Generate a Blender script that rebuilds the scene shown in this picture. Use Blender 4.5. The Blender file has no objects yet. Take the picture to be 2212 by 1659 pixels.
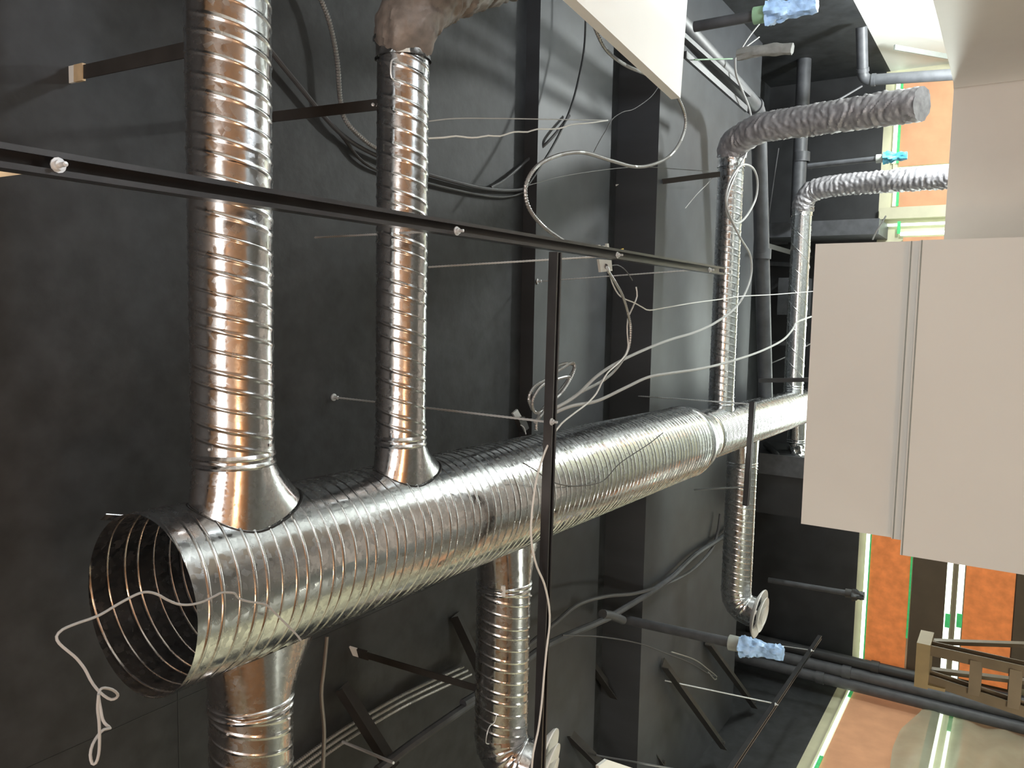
import bpy, math, random
from mathutils import Vector, Matrix, noise
random.seed(7)
C = bpy.context.scene.collection
W, H, F = 2212.0, 1659.0, 1718.56
# world -> camera rotation (rows: right, down, forward), solved from the photo's vanishing points
M = Matrix(((0.01891785, 0.53875989, -0.84224694),
            (-0.99585169, -0.06483573, -0.06384145),
            (-0.08900291, 0.83996078, 0.53529839)))
EYE = 1.6          # camera height; coordinates below are measured from the camera, floor at -1.6
def ray(p):
    return M.transposed() @ Vector((p[0]-W/2, p[1]-H/2, F))
def pz(px, py, z):
    r = ray((px, py)); return r*(z/r.z)
def pyy(px, py, y):
    r = ray((px, py)); return r*(y/r.y)
def pxx(px, py, x):
    r = ray((px, py)); return r*(x/r.x)

# ------------------------------------------------------------------ materials
def mat(name, col, rough=0.6, metal=0.0, var=0.0, scale=8.0, bump=0.0, emis=None, es=0.0, alpha=1.0, trans=0.0, spec=None, rvar=0.0, stretch=None):
    m = bpy.data.materials.new(name); m.use_nodes = True
    nt = m.node_tree; b = nt.nodes['Principled BSDF']
    b.inputs['Roughness'].default_value = rough; b.inputs['Metallic'].default_value = metal
    b.inputs['Base Color'].default_value = (*col, 1)
    if spec is not None: b.inputs['Specular IOR Level'].default_value = spec
    tc = nt.nodes.new('ShaderNodeTexCoord')
    src = tc.outputs['Object']
    if stretch:
        mp = nt.nodes.new('ShaderNodeMapping'); mp.inputs['Scale'].default_value = stretch
        nt.links.new(src, mp.inputs['Vector']); src = mp.outputs['Vector']
    n = nt.nodes.new('ShaderNodeTexNoise'); n.inputs['Scale'].default_value = scale; n.inputs['Detail'].default_value = 6
    nt.links.new(src, n.inputs['Vector'])
    if var > 0:
        r = nt.nodes.new('ShaderNodeMapRange'); r.inputs['From Min'].default_value = .3; r.inputs['From Max'].default_value = .7
        r.inputs['To Min'].default_value = 1-var; r.inputs['To Max'].default_value = 1+var
        nt.links.new(n.outputs['Fac'], r.inputs['Value'])
        mx = nt.nodes.new('ShaderNodeVectorMath'); mx.operation = 'SCALE'; mx.inputs[0].default_value = col
        nt.links.new(r.outputs['Result'], mx.inputs['Scale']); nt.links.new(mx.outputs['Vector'], b.inputs['Base Color'])
        if emis:
            mx2 = nt.nodes.new('ShaderNodeVectorMath'); mx2.operation = 'SCALE'; mx2.inputs[0].default_value = emis
            nt.links.new(r.outputs['Result'], mx2.inputs['Scale']); nt.links.new(mx2.outputs['Vector'], b.inputs['Emission Color'])
    if rvar > 0:
        r2 = nt.nodes.new('ShaderNodeMapRange'); r2.inputs['From Min'].default_value = .3; r2.inputs['From Max'].default_value = .7
        r2.inputs['To Min'].default_value = max(0.02, rough-rvar); r2.inputs['To Max'].default_value = rough+rvar
        nt.links.new(n.outputs['Fac'], r2.inputs['Value']); nt.links.new(r2.outputs['Result'], b.inputs['Roughness'])
    if bump > 0:
        bp = nt.nodes.new('ShaderNodeBump'); bp.inputs['Strength'].default_value = bump; bp.inputs['Distance'].default_value = 0.01
        nt.links.new(n.outputs['Fac'], bp.inputs['Height']); nt.links.new(bp.outputs['Normal'], b.inputs['Normal'])
    if emis:
        b.inputs['Emission Color'].default_value = (*emis, 1); b.inputs['Emission Strength'].default_value = es
    if trans: b.inputs['Transmission Weight'].default_value = trans
    if alpha < 1: b.inputs['Alpha'].default_value = alpha
    return m
def galvanised(name, base, rough, spangle=60.0, dent=0.10, aniso=0.0):
    m = bpy.data.materials.new(name); m.use_nodes = True
    nt = m.node_tree; b = nt.nodes['Principled BSDF']; L = nt.links.new
    b.inputs['Metallic'].default_value = 1.0
    tc = nt.nodes.new('ShaderNodeTexCoord')
    v = nt.nodes.new('ShaderNodeTexVoronoi'); v.inputs['Scale'].default_value = spangle; L(tc.outputs['Object'], v.inputs['Vector'])
    n = nt.nodes.new('ShaderNodeTexNoise'); n.inputs['Scale'].default_value = 9; n.inputs['Detail'].default_value = 7; n.inputs['Roughness'].default_value = .65
    L(tc.outputs['Object'], n.inputs['Vector'])
    sep = nt.nodes.new('ShaderNodeSeparateColor'); L(v.outputs['Color'], sep.inputs['Color'])
    add = nt.nodes.new('ShaderNodeMath'); add.operation = 'MULTIPLY_ADD'; add.inputs[1].default_value = .35; L(sep.outputs['Red'], add.inputs[0]); L(n.outputs['Fac'], add.inputs[2])
    r = nt.nodes.new('ShaderNodeMapRange'); r.inputs['From Min'].default_value = .35; r.inputs['From Max'].default_value = 1.0
    r.inputs['To Min'].default_value = rough-.09; r.inputs['To Max'].default_value = rough+.20
    L(add.outputs[0], r.inputs['Value']); L(r.outputs['Result'], b.inputs['Roughness'])
    r2 = nt.nodes.new('ShaderNodeMapRange'); r2.inputs['From Min'].default_value = .35; r2.inputs['From Max'].default_value = 1.0
    r2.inputs['To Min'].default_value = 1.14; r2.inputs['To Max'].default_value = .66
    L(add.outputs[0], r2.inputs['Value'])
    s = nt.nodes.new('ShaderNodeVectorMath'); s.operation = 'SCALE'; s.inputs[0].default_value = base; L(r2.outputs['Result'], s.inputs['Scale'])
    L(s.outputs['Vector'], b.inputs['Base Color'])
    n2 = nt.nodes.new('ShaderNodeTexNoise'); n2.inputs['Scale'].default_value = 14; n2.inputs['Detail'].default_value = 3
    L(tc.outputs['Object'], n2.inputs['Vector'])
    bp = nt.nodes.new('ShaderNodeBump'); bp.inputs['Strength'].default_value = dent; bp.inputs['Distance'].default_value = .01
    L(n2.outputs['Fac'], bp.inputs['Height']); L(bp.outputs['Normal'], b.inputs['Normal'])
    return m
MT = {}
MT['galv'] = galvanised('galvanised_steel', (.66, .67, .68), .17)
MT['galv_s'] = galvanised('smooth_sheet_steel', (.70, .71, .73), .15, 90, .04)
MT['zinc'] = mat('zinc_rod', (.62, .64, .66), .42, .45)
MT['ceil'] = mat('black_ceiling_paint', (.024, .026, .029), .62, 0, .36, 9, .4)
MT['beam'] = mat('dark_grey_paint', (.050, .054, .061), .5, 0, .16, 5, .12, stretch=(1, 1, .25))
MT['bpaint'] = mat('black_satin_paint', (.022, .023, .025), .45, 0, .2, 6)
MT['strut'] = mat('black_strut_paint', (.028, .028, .031), .30, 0, .25, 10, spec=.6)
MT['strap'] = mat('dark_strap_paint', (.035, .033, .032), .5, 0, .2, 9)
MT['pipe'] = mat('grey_black_pipe_paint', (.065, .068, .076), .5, 0, .22, 12, .1)
MT['white'] = mat('white_wall_paint', (.78, .80, .77), .6, 0, .03, 2)
MT['cream'] = mat('cream_frame_paint', (.52, .50, .36), .5, 0, .1, 4)
MT['partition'] = mat('warm_white_board', (.87, .87, .85), .75, 0, .025, 1.3)
MT['boothwall'] = mat('semi_gloss_panel', (.78, .74, .69), .42, 0, .05, 2.2)
MT['soffit'] = mat('white_soffit', (.88, .88, .86), .6, 0, .02, 2)
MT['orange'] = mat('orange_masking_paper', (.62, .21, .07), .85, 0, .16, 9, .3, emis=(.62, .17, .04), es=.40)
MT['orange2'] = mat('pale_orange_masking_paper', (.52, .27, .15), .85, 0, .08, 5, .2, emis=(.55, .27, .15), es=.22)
MT['glow'] = mat('daylit_gap', (.8, .95, .8), .5, 0, emis=(.86, 1.0, .82), es=3.0)
MT['pane'] = mat('added_glow_pane', (.7, .8, .75), .3, 0, emis=(.92, 1.0, .93), es=8.0)
MT['green'] = mat('green_masking_tape', (.06, .45, .16), .6, 0, .15, 20, emis=(.05, .55, .16), es=.35)
MT['bronze'] = mat('bronze_window_band', (.085, .062, .040), .5, 0, .15, 4)
MT['floor'] = mat('brown_floor_paper', (.42, .23, .12), .7, 0, .15, 2)
MT['concrete'] = mat('grey_concrete_floor', (.36, .37, .36), .6, 0, .15, 2)
MT['backw'] = mat('tan_back_wall', (.50, .30, .17), .8, 0, .1, 1)
MT['flexc'] = mat('grey_flex_jacket', (.20, .175, .16), .5, .15, .25, 22, .5)
MT['flexs'] = mat('silver_grey_flex_jacket', (.36, .35, .37), .45, .35, .25, 22, .5)
MT['bx'] = mat('armoured_cable_steel', (.42, .42, .42), .42, .8)
MT['bxd'] = mat('painted_cable', (.075, .075, .08), .5, .1)
MT['wirew'] = mat('white_cable_jacket', (.72, .72, .70), .5)
MT['wireg'] = mat('grey_cable_jacket', (.40, .40, .40), .5)
MT['wired'] = mat('dark_wire', (.06, .058, .055), .5)
MT['bluep'] = mat('blue_plastic_film', (.36, .55, .85), .32, 0, .25, 25, .5)
MT['tealp'] = mat('teal_plastic_film', (.06, .30, .42), .35, 0, .25, 25, .4)
MT['greenc'] = mat('pale_green_tape', (.24, .40, .26), .5, 0, .1, 20)
MT['greyt'] = mat('grey_tape_and_shade', (.30, .32, .30), .5, 0, .1, 20)
MT['boxm'] = mat('box_steel', (.80, .80, .78), .4, .3)
MT['yellow'] = mat('yellow_connector', (.75, .50, .04), .4)
MT['ladder'] = mat('ladder_fibreglass', (.11, .078, .045), .55, 0, .12, 8)
MT['ladcap'] = mat('ladder_cap_yellow', (.20, .14, .065), .55, 0, .1, 8)
MT['diff'] = mat('white_enamel', (.82, .82, .80), .35)
MT['wood'] = mat('raw_wood_and_light_streak', (.60, .46, .29), .6, 0, .2, 14)
MT['whitep'] = mat('bare_white_metal', (.85, .85, .82), .5)
MT['tapef'] = galvanised('foil_tape', (.80, .80, .80), .16, 40, .9)
MT['plastic'] = mat('dust_sheet_plastic', (.42, .44, .33), .28, 0, .15, 3, .3, alpha=.62)
MT['dustbag'] = mat('grey_fabric_cover', (.26, .26, .25), .8, 0, .2, 18, .3)

# ------------------------------------------------------------------ objects
WL = {}
def setp(o, label=None, cat=None, group=None, kind=None):
    if label: o['label'] = label
    if cat: o['category'] = cat
    if group: o['group'] = group
    if kind: o['kind'] = kind
def T(name, loc, label, cat, group=None, kind=None):
    o = bpy.data.objects.new(name, None); C.objects.link(o)
    o.location = (loc[0], loc[1], loc[2]+EYE); o.empty_display_size = .1
    WL[o.name] = Vector(loc); setp(o, label, cat, group, kind); return o
def mk(name, vf, m, parent=None, label=None, cat=None, group=None, kind=None, smooth=True, sharp=35):
    vs, fs = vf
    vs = [Vector(v) for v in vs]
    n = len(vs)
    org = Vector((sum(v.x for v in vs)/n, sum(v.y for v in vs)/n, sum(v.z for v in vs)/n))
    me = bpy.data.meshes.new(name); me.from_pydata([v-org for v in vs], [], fs); me.update()
    import bmesh
    bm = bmesh.new(); bm.from_mesh(me); bmesh.ops.recalc_face_normals(bm, faces=bm.faces); bm.to_mesh(me); bm.free()
    if smooth:
        for p in me.polygons: p.use_smooth = True
        try: me.set_sharp_from_angle(angle=math.radians(sharp))
        except Exception: pass
    ms = m if isinstance(m, (list, tuple)) else [m]
    for q in ms: me.materials.append(MT[q])
    o = bpy.data.objects.new(name, me); C.objects.link(o)
    if parent is not None:
        o.parent = parent; o.location = org-WL[parent.name]
    else:
        o.location = (org.x, org.y, org.z+EYE)
    WL[o.name] = org; setp(o, label, cat, group, kind)
    return o
def join(*parts):
    vs = []; fs = []
    for v, f in parts:
        k = len(vs); vs += list(v); fs += [tuple(i+k for i in q) for q in f]
    return vs, fs
def box(x0, x1, y0, y1, z0, z1):
    v = [(x, y, z) for z in (z0, z1) for y in (y0, y1) for x in (x0, x1)]
    return v, [(0, 2, 3, 1), (4, 5, 7, 6), (0, 1, 5, 4), (2, 6, 7, 3), (0, 4, 6, 2), (1, 3, 7, 5)]
def frame(d, up=Vector((0, 0, 1))):
    d = Vector(d).normalized()
    if abs(d.dot(up)) > .95: up = Vector((0, 1, 0))
    s = d.cross(up).normalized(); u = s.cross(d).normalized(); return d, s, u
def bar(a, b, w, h, up=Vector((0, 0, 1)), prof=None):
    a = Vector(a); b = Vector(b); d, s, u = frame(b-a, up)
    pr = prof or [(-w/2, -h/2), (w/2, -h/2), (w/2, h/2), (-w/2, h/2)]
    n = len(pr); v = [a+s*x+u*y for x, y in pr]+[b+s*x+u*y for x, y in pr]
    f = [(i, (i+1) % n, n+(i+1) % n, n+i) for i in range(n)]
    f += [tuple(range(n-1, -1, -1)), tuple(range(n, 2*n))]
    return v, f
def smoothpath(pts, step):
    P = [Vector(p) for p in pts]
    P = [P[0]*2-P[1]]+P+[P[-1]*2-P[-2]]
    out = []
    for i in range(1, len(P)-2):
        p0, p1, p2, p3 = P[i-1:i+3]
        n = max(2, int((p2-p1).length/step))
        for k in range(n):
            t = k/n
            out.append(.5*((2*p1)+(p2-p0)*t+(2*p0-5*p1+4*p2-p3)*t*t+(3*p1-p0-3*p2+p3)*t**3))
    out.append(P[-2]); return out
def sweep(path, rf, seg=10, cap=True, nz=0.0):
    n = len(path); vs = []; fs = []
    t0 = (path[1]-path[0]).normalized(); _, s, u = frame(t0)
    for i, p in enumerate(path):
        t = (path[min(i+1, n-1)]-path[max(i-1, 0)]).normalized()
        s = (s-t*s.dot(t)).normalized(); u = t.cross(s)
        r = rf(i) if callable(rf) else rf
        for j in range(seg):
            a = 2*math.pi*j/seg
            q = s*math.cos(a)+u*math.sin(a); rr = r
            if nz:
                sl = i*.009/ r*.1
                w1 = noise.noise(Vector((math.cos(a)*1.6+i*.10, math.sin(a)*1.6, i*.34+2.1*math.sin(a*2+i*.05))))
                w2 = noise.noise(Vector((math.cos(a)*5, math.sin(a)*5, i*.22)))
                rr = r*(1+nz*w1+nz*.55*abs(w2))
            vs.append(p+q*rr)
    for i in range(n-1):
        for j in range(seg):
            k = (j+1) % seg; fs.append((i*seg+j, i*seg+k, (i+1)*seg+k, (i+1)*seg+j))
    if cap: fs += [tuple(range(seg-1, -1, -1)), tuple(range((n-1)*seg, n*seg))]
    return vs, fs
def tube(pts, r, seg=10, step=.03, cap=True):
    return sweep(smoothpath(pts, step), r, seg, cap)
def cyl(a, b, r, seg=16, r2=None):
    a = Vector(a); b = Vector(b); r2 = r if r2 is None else r2
    return sweep([a, b], lambda i: (r, r2)[i], seg)
def armour(pts, r, pitch=.012, amp=.14, seg=8):
    p = smoothpath(pts, pitch/2.0)
    return sweep(p, lambda i: r*(1+(amp if i % 2 else -amp)), seg)
def lathe(org, d, prof, seg=40, cap=False):
    """prof: (distance along d, radius)"""
    org = Vector(org); d, s, u = frame(d); vs = []; fs = []
    for (h, r) in prof:
        for j in range(seg):
            a = 2*math.pi*j/seg; vs.append(org+d*h+(s*math.cos(a)+u*math.sin(a))*r)
    for i in range(len(prof)-1):
        for j in range(seg):
            k = (j+1) % seg; fs.append((i*seg+j, i*seg+k, (i+1)*seg+k, (i+1)*seg+j))
    if cap: fs += [tuple(range(seg-1, -1, -1)), tuple(range((len(prof)-1)*seg, len(prof)*seg))]
    return vs, fs
def spiral(a, b, R, pitch=.15, phase=0.0, seg=64, rib=.0042, hand=1, r_end=None):
    """spiral lock-seam duct: one proud seam and two round ribs per turn, laid on a helix"""
    a = Vector(a); b = Vector(b); L = (b-a).length; d, s, u = frame(b-a)
    prof = []     # (offset within the pitch, radial height)
    for c0, w, h in ((0.0, .0050, rib*.8), (.36*pitch, .0065, rib), (.64*pitch, .0065, rib)):
        prof += [(c0-w*1.7, 0), (c0-w, 0), (c0-w*.55, h*.75), (c0, h), (c0+w*.55, h*.75), (c0+w, 0), (c0+w*1.7, 0)]
    rows = []
    k0 = -3; k1 = int(L/pitch)+3
    for k in range(k0, k1):
        for o, h in prof: rows.append((k*pitch+o+phase, h))
    vs = []; fs = []
    for (x, h) in rows:
        for j in range(seg):
            an = 2*math.pi*j/seg
            xx = x+hand*pitch*j/seg
            xx2 = min(max(xx, 0), L); hh = h if 0 < xx < L else 0
            rr = R+hh
            vs.append(a+d*xx2+(s*math.cos(an)+u*math.sin(an))*rr)
    # after a full turn the helix meets the row one pitch on
    np_ = len(prof); nr = len(rows)
    for i in range(nr-1):
        for j in range(seg-1):
            fs.append((i*seg+j, i*seg+j+1, (i+1)*seg+j+1, (i+1)*seg+j))
        # closing strip
        i2 = i+np_*hand
        if 0 <= i2 < nr-1:
            fs.append((i*seg+seg-1, i2*seg, (i2+1)*seg, (i+1)*seg+seg-1))
    # drop faces collapsed at the ends
    out = []
    for f in fs:
        xs = [(vs[i]-a).dot(d) for i in f]
        if max(xs) < 1e-6 or min(xs) > L-1e-6: continue
        out.append(f)
    used = sorted({i for f in out for i in f}); mp = {o: n for n, o in enumerate(used)}
    return [vs[i] for i in used], [tuple(mp[i] for i in f) for f in out]

# ================================================================== the room
ZC = 2.8; FAR = 10.2; XR = 2.83; XL = -4.42; YB = -3.2
def st(name, vf, m, **k):
    k.setdefault('smooth', False)
    return mk(name, vf, m, kind='structure', **k)
fl = st('floor', join(box(XL-.1, XR+.1, YB-.1, 1.7, -1.7, -1.6), box(XL-.1, XR+.1, 1.7, FAR+.2, -1.7, -1.6)), ['floor', 'concrete'])
for i, f in enumerate(fl.data.polygons): f.material_index = 0 if i < 6 else 1
st('ceiling', box(XL-.1, XR+.1, YB-.1, FAR+.2, ZC, ZC+.1), 'ceil')
st('wall_back', box(XL-.1, XR+.1, YB-.1, YB, -1.6, ZC), 'backw')
# right wall: white below, black above the paint line
zr = pxx(1880, 70, XR).z
def twotone(name, a, lo, hi, zs, m1, m2):
    x0, x1, y0, y1 = a
    p = join(box(x0, x1, y0, y1, lo, zs), box(x0, x1, y0, y1, zs, hi))
    o = st(name, p, [m1, m2])
    for i, f in enumerate(o.data.polygons): f.material_index = 0 if i < 6 else 1
    return o
twotone('wall_right', (XR, XR+.1, YB-.1, FAR+.2), -1.6, ZC, zr, 'white', 'ceil')
zl = pxx(1720, 1659, XL).z
twotone('wall_left', (XL-.1, XL, YB-.1, FAR+.2), -1.6, ZC, zl, 'cream', 'ceil')
zf = pyy(1901, 400, FAR).z
twotone('wall_far', (XL, XR, FAR, FAR+.1), -1.6, ZC, zf, 'cream', 'bpaint')
# sloped ceiling soffit strip, and the deep beam with an opening for the main duct
mk('ceiling_beam', box(XL, XR, 4.49, 5.56, 2.70, ZC), 'beam', smooth=False, label='shallow dark grey beam crossing the ceiling near the coiled cables', cat='beam', group='dark grey beams crossing the ceiling')
mk('ceiling_beam', box(XL, XR, 5.88, 8.55, 2.45, ZC), 'beam', smooth=False, label='deep wide grey beam crossing the room above the hose ended branch duct', cat='beam', group='dark grey beams crossing the ceiling')
def under(px, py, gap=.03):
    """point just under the ceiling or the beams"""
    q = pz(px, py, ZC-gap)
    if 4.49/2.7 <= pz(px, py, 1).y <= 5.56/2.7: q = pz(px, py, 2.70-gap)
    if pz(px, py, 1).y >= 5.88/2.45: q = pz(px, py, 2.45-gap)
    return q
# fine grooves in the ceiling boards
for i, (x0, x1, y0, y1) in enumerate(((.2, 2.7, 1.105, 1.108), (-4.3, -.9, 1.905, 1.909), (-1.6, -1.597, .2, 4.4))):
    st('trim_%d' % (i+1), box(x0, x1, y0, y1, ZC-.002, ZC+.01), 'bpaint')

# ---- far wall glazing
Yp = FAR-.03
def farrect(px0, px1, py0, py1, y0=Yp, dy=.02):
    """photo rectangle on the far wall -> x0,x1 (world X), z0,z1; uses the middle of each edge"""
    pm = (py0+py1)/2; pc = (px0+px1)/2
    za = pyy(px0, pm, y0).z; zb = pyy(px1, pm, y0).z
    xa = pyy(pc, py0, y0).x; xb = pyy(pc, py1, y0).x
    return box(min(xa, xb), max(xa, xb), y0, y0+dy, min(za, zb), max(za, zb))
st('window_1', farrect(1935, 2215, 150, 355), 'cream')
st('window_2', farrect(1935, 2215, 362, 452), 'cream')
st('window_3', farrect(1866, 1966, 1140, 1500), 'cream')
st('window_4', farrect(2040, 2200, 1140, 1500), 'bronze')
st('hidden_glow_pane', box(-1.9, .35, Yp-.02, Yp, .62, 1.34), 'pane')  # unseen glowing pane, added to whiten the far duct's reflection
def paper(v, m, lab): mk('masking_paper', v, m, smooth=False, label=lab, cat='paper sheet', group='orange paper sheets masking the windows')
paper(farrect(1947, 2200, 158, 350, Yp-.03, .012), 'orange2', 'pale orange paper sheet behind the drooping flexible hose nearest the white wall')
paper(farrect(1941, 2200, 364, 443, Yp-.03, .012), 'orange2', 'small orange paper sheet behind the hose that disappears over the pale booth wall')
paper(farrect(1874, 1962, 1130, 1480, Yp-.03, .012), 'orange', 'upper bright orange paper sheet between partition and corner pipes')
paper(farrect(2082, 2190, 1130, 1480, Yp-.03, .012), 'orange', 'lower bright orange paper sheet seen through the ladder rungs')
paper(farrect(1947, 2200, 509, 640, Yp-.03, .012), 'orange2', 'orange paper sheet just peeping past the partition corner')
def strip(nm, v, m, lab, cat, grp): mk(nm, v, m, smooth=False, label=lab, cat=cat, group=grp)
G1 = 'bright daylit gaps around the paper'
for a, lab in (((1932, 1941, 158, 352), 'daylit gap above the pale orange sheet by the white wall'),
               ((1936, 2200, 353, 359), 'upright daylit gap between the two pale orange sheets'),
               ((1930, 1938, 364, 445), 'daylit gap above the small orange sheet'),
               ((1936, 2200, 446, 451), 'upright daylit gap beside the small orange sheet'),
               ((1912, 2200, 478, 484), 'daylit gap along the cream frame next to the partition corner'),
               ((1945, 2200, 497, 505), 'daylit gap closest to the partition corner'),
               ((1863, 1871, 1130, 1480), 'daylit gap above the upper bright orange sheet'),
               ((2041, 2053, 1130, 1480), 'upper of two parallel daylit gaps behind the ladder'),
               ((2066, 2079, 1130, 1480), 'lower of two parallel daylit gaps behind the ladder')):
    strip('daylight_gap', farrect(*a, y0=Yp-.03, dy=.012), 'glow', lab, 'window gap', G1)
G2 = 'green masking tape strips on the windows'
for a, lab in (((1941, 1947, 158, 352), 'green tape along the top of the pale orange sheet by the white wall'),
               ((1937, 1943, 364, 445), 'green tape along the top of the small orange sheet'),
               ((1937, 2200, 359, 363), 'upright green tape between the pale orange sheets'),
               ((1871, 1874, 1130, 1480), 'thin green tape along the upper bright orange sheet'),
               ((1962, 1966, 1200, 1380), 'ragged green tape on the lower edge of the upper orange sheet'),
               ((2041, 2052, 1326, 1356), 'green tape patch across the upper gap above the ladder'),
               ((2066, 2078, 1326, 1356), 'green tape patch across the lower gap above the ladder'),
               ((1938, 1945, 478, 505), 'green tape corner by the cream frame')):
    strip('masking_tape', farrect(*a, y0=Yp-.045, dy=.012), 'green', lab, 'tape', G2)
mk('window_header', farrect(1967, 2040, 1130, 1500, Yp-.05, .04), 'bronze', smooth=False, label='brown metal band between the two bright orange paper sheets', cat='window band')
mk('window_sill_band', farrect(2192, 2330, 1130, 1500, Yp-.05, .04), 'bronze', smooth=False, label='dark brown metal band below the lower bright orange sheet', cat='window band')
# cream corner frame that steps forward near the partition
a = pyy(1903, 452, FAR); b = pyy(1903, 476, FAR)
mk('window_corner_frame', box(b.x, a.x, FAR-.12, FAR-.005, -1.6, a.z), 'cream', smooth=False, label='cream upright window post beside the partition corner', cat='window frame')

# ---- left wall glazing
XW = XL+.03
def leftpoly(pts, m, name, dx=.012, off=0, **k):
    v = [pxx(p[0], p[1], XW+off) for p in pts]; n = len(v)
    v2 = [p+Vector((-dx, 0, 0)) for p in v]
    f = [tuple(range(n)), tuple(range(2*n-1, n-1, -1))]+[(i, (i+1) % n, n+(i+1) % n, n+i) for i in range(n)]
    return mk(name, (v+v2, f), m, smooth=False, **k)
def leftband(z0, z1, y0, y1, off, dx=.012):
    return box(XW+off-dx, XW+off, y0, y1, min(z0, z1), max(z0, z1))
zt = pxx(1847, 1475, XW).z; zq = pxx(1962, 1560, XW).z
zs1 = pxx(2034, 1545, XW).z; zs2 = pxx(2058, 1535, XW).z
st('window_5', leftband(zt+.05, -1.2, 6.3, 10.1, -.005, .02), 'cream')
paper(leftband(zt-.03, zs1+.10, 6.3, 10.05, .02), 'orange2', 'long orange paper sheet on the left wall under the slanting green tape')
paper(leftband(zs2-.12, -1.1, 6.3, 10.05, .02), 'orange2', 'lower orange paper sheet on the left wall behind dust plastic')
for z, lab in ((zt, 'daylit gap on the left wall at the head of the window'), (zs1, 'thin daylit gap on left wall behind dust plastic'), (zs2, 'broad daylit gap on left wall behind dust plastic')):
    strip('daylight_gap', leftband(z-.016, z+.016, 6.3, 10.0, .03), 'glow', lab, 'window gap', G1)
for k, (z, y0, y1, lab) in enumerate(((zt, 6.9, 8.1, 'long green tape strip at the head of the left wall window'), (zt, 9.6, 10.0, 'short green tape strip at the head of the left window by the pipes'), (zt, 6.35, 6.6, 'green tape strip on left wall nearest the camera'),
                                      (zs2, 9.4, 9.8, 'green tape patch on the broad gap, by the pipes'), (zs2, 8.15, 8.4, 'green tape patch half way along the broad gap'), (zs2, 6.9, 7.2, 'green tape patch at the near end of the broad gap'), (zs1, 6.4, 8.3, 'green tape along the thin gap'))):
    strip('masking_tape', leftband(z-.035 if k < 3 else z-.02, z+.0 if k < 3 else z+.02, y0, y1, .045), 'green', lab, 'tape', G2)
mk('window_header', leftband(zs1+.10, zs1+.02, 6.3, 10.05, .02), 'bronze', smooth=False, label='brown window band on the left wall behind the dust plastic', cat='window band')
# dust plastic hanging in front of the left windows
nx, ny = 26, 22; vs = []; fs = []
out = [(2010, 1512), (1985, 1540), (1945, 1575), (1928, 1615), (1922, 1659), (1915, 1760)]
for i in range(ny):
    t = i/(ny-1)*(len(out)-1); k = min(int(t), len(out)-2); u = t-k
    ex = out[k][0]*(1-u)+out[k+1][0]*u; ey = out[k][1]*(1-u)+out[k+1][1]*u
    for j in range(nx):
        s = j/(nx-1); x = ex+(2330-ex)*s; y = ey+(s*46 if i < 3 else s*46*(1-i/ny))
        p = pxx(x, y, XW+.10+.035*noise.noise(Vector((x*.02, y*.012, 3)))+.02*math.sin(x*.07+y*.02)); p.y = min(p.y, 9.98); vs.append(p)
for i in range(ny-1):
    for j in range(nx-1): fs.append((i*nx+j, i*nx+j+1, (i+1)*nx+j+1, (i+1)*nx+j))
mk('dust_sheet', (vs, fs), 'plastic', label='translucent plastic dust sheet hanging over the left wall windows', cat='plastic sheet')
strip('masking_tape', tube([pxx(2062, 1530, XW+.2), pxx(2120, 1536, XW+.2), pxx(2160, 1542, XW+.2), pxx(2240, 1566, XW+.2)], .018, 4, .05), 'green', 'green tape ribbon running from pipes across the dust plastic', 'tape', G2)

# ---- pale partition, booth and right-hand details
YP = 4.6
def prect(px0, px1, py0, py1, y, dy):
    a = pyy(px0, (py0+py1)/2, y); b = pyy(px1, (py0+py1)/2, y)
    c = pyy(px0, py0, y); d = pyy(px0, py1, y)
    return (min(c.x, d.x), max(c.x, d.x), y, y+dy, min(a.z, b.z), max(a.z, b.z))
pt_ = T('partition', (-.4, YP, -1.6), 'tall stepped off-white board partition standing below the far end of the main duct', 'partition')
zA = pyy(1746, 830, YP).z; zB = pyy(1944, 840, 4.6).z; zC_ = pyy(1962, 845, 4.42).z
mk('upper_panel', box(pyy(1736, 1132, YP).x, pyy(1760, 527, YP).x, YP, YP+.30, -1.6, zA), 'partition', pt_, smooth=False)
mk('middle_panel', box(pyy(1943, 1166, 4.52).x, pyy(1958, 521, 4.52).x, 4.52, YP, -1.6, pyy(1945, 845, 4.52).z), 'partition', pt_, smooth=False)
mk('lower_panel', box(pyy(1948, 1199, 4.42).x, pyy(1978, 519, 4.42).x, 4.42, 4.52, -1.6, pyy(1966, 855, 4.42).z), 'partition', pt_, smooth=False)
for (yy, zz, a_, b_) in ((4.52, pyy(1945, 845, 4.52).z, pyy(1943, 1166, 4.52).x, pyy(1958, 521, 4.52).x), (4.42, pyy(1966, 855, 4.42).z, pyy(1948, 1199, 4.42).x, pyy(1978, 519, 4.42).x)):
    mk('shadow_gap', box(a_, b_, yy-.004, yy+.01, zz-.012, zz-.006), 'greyt', pt_, smooth=False)  # darker strips painted as the shadow gaps between the panel tiers
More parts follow.
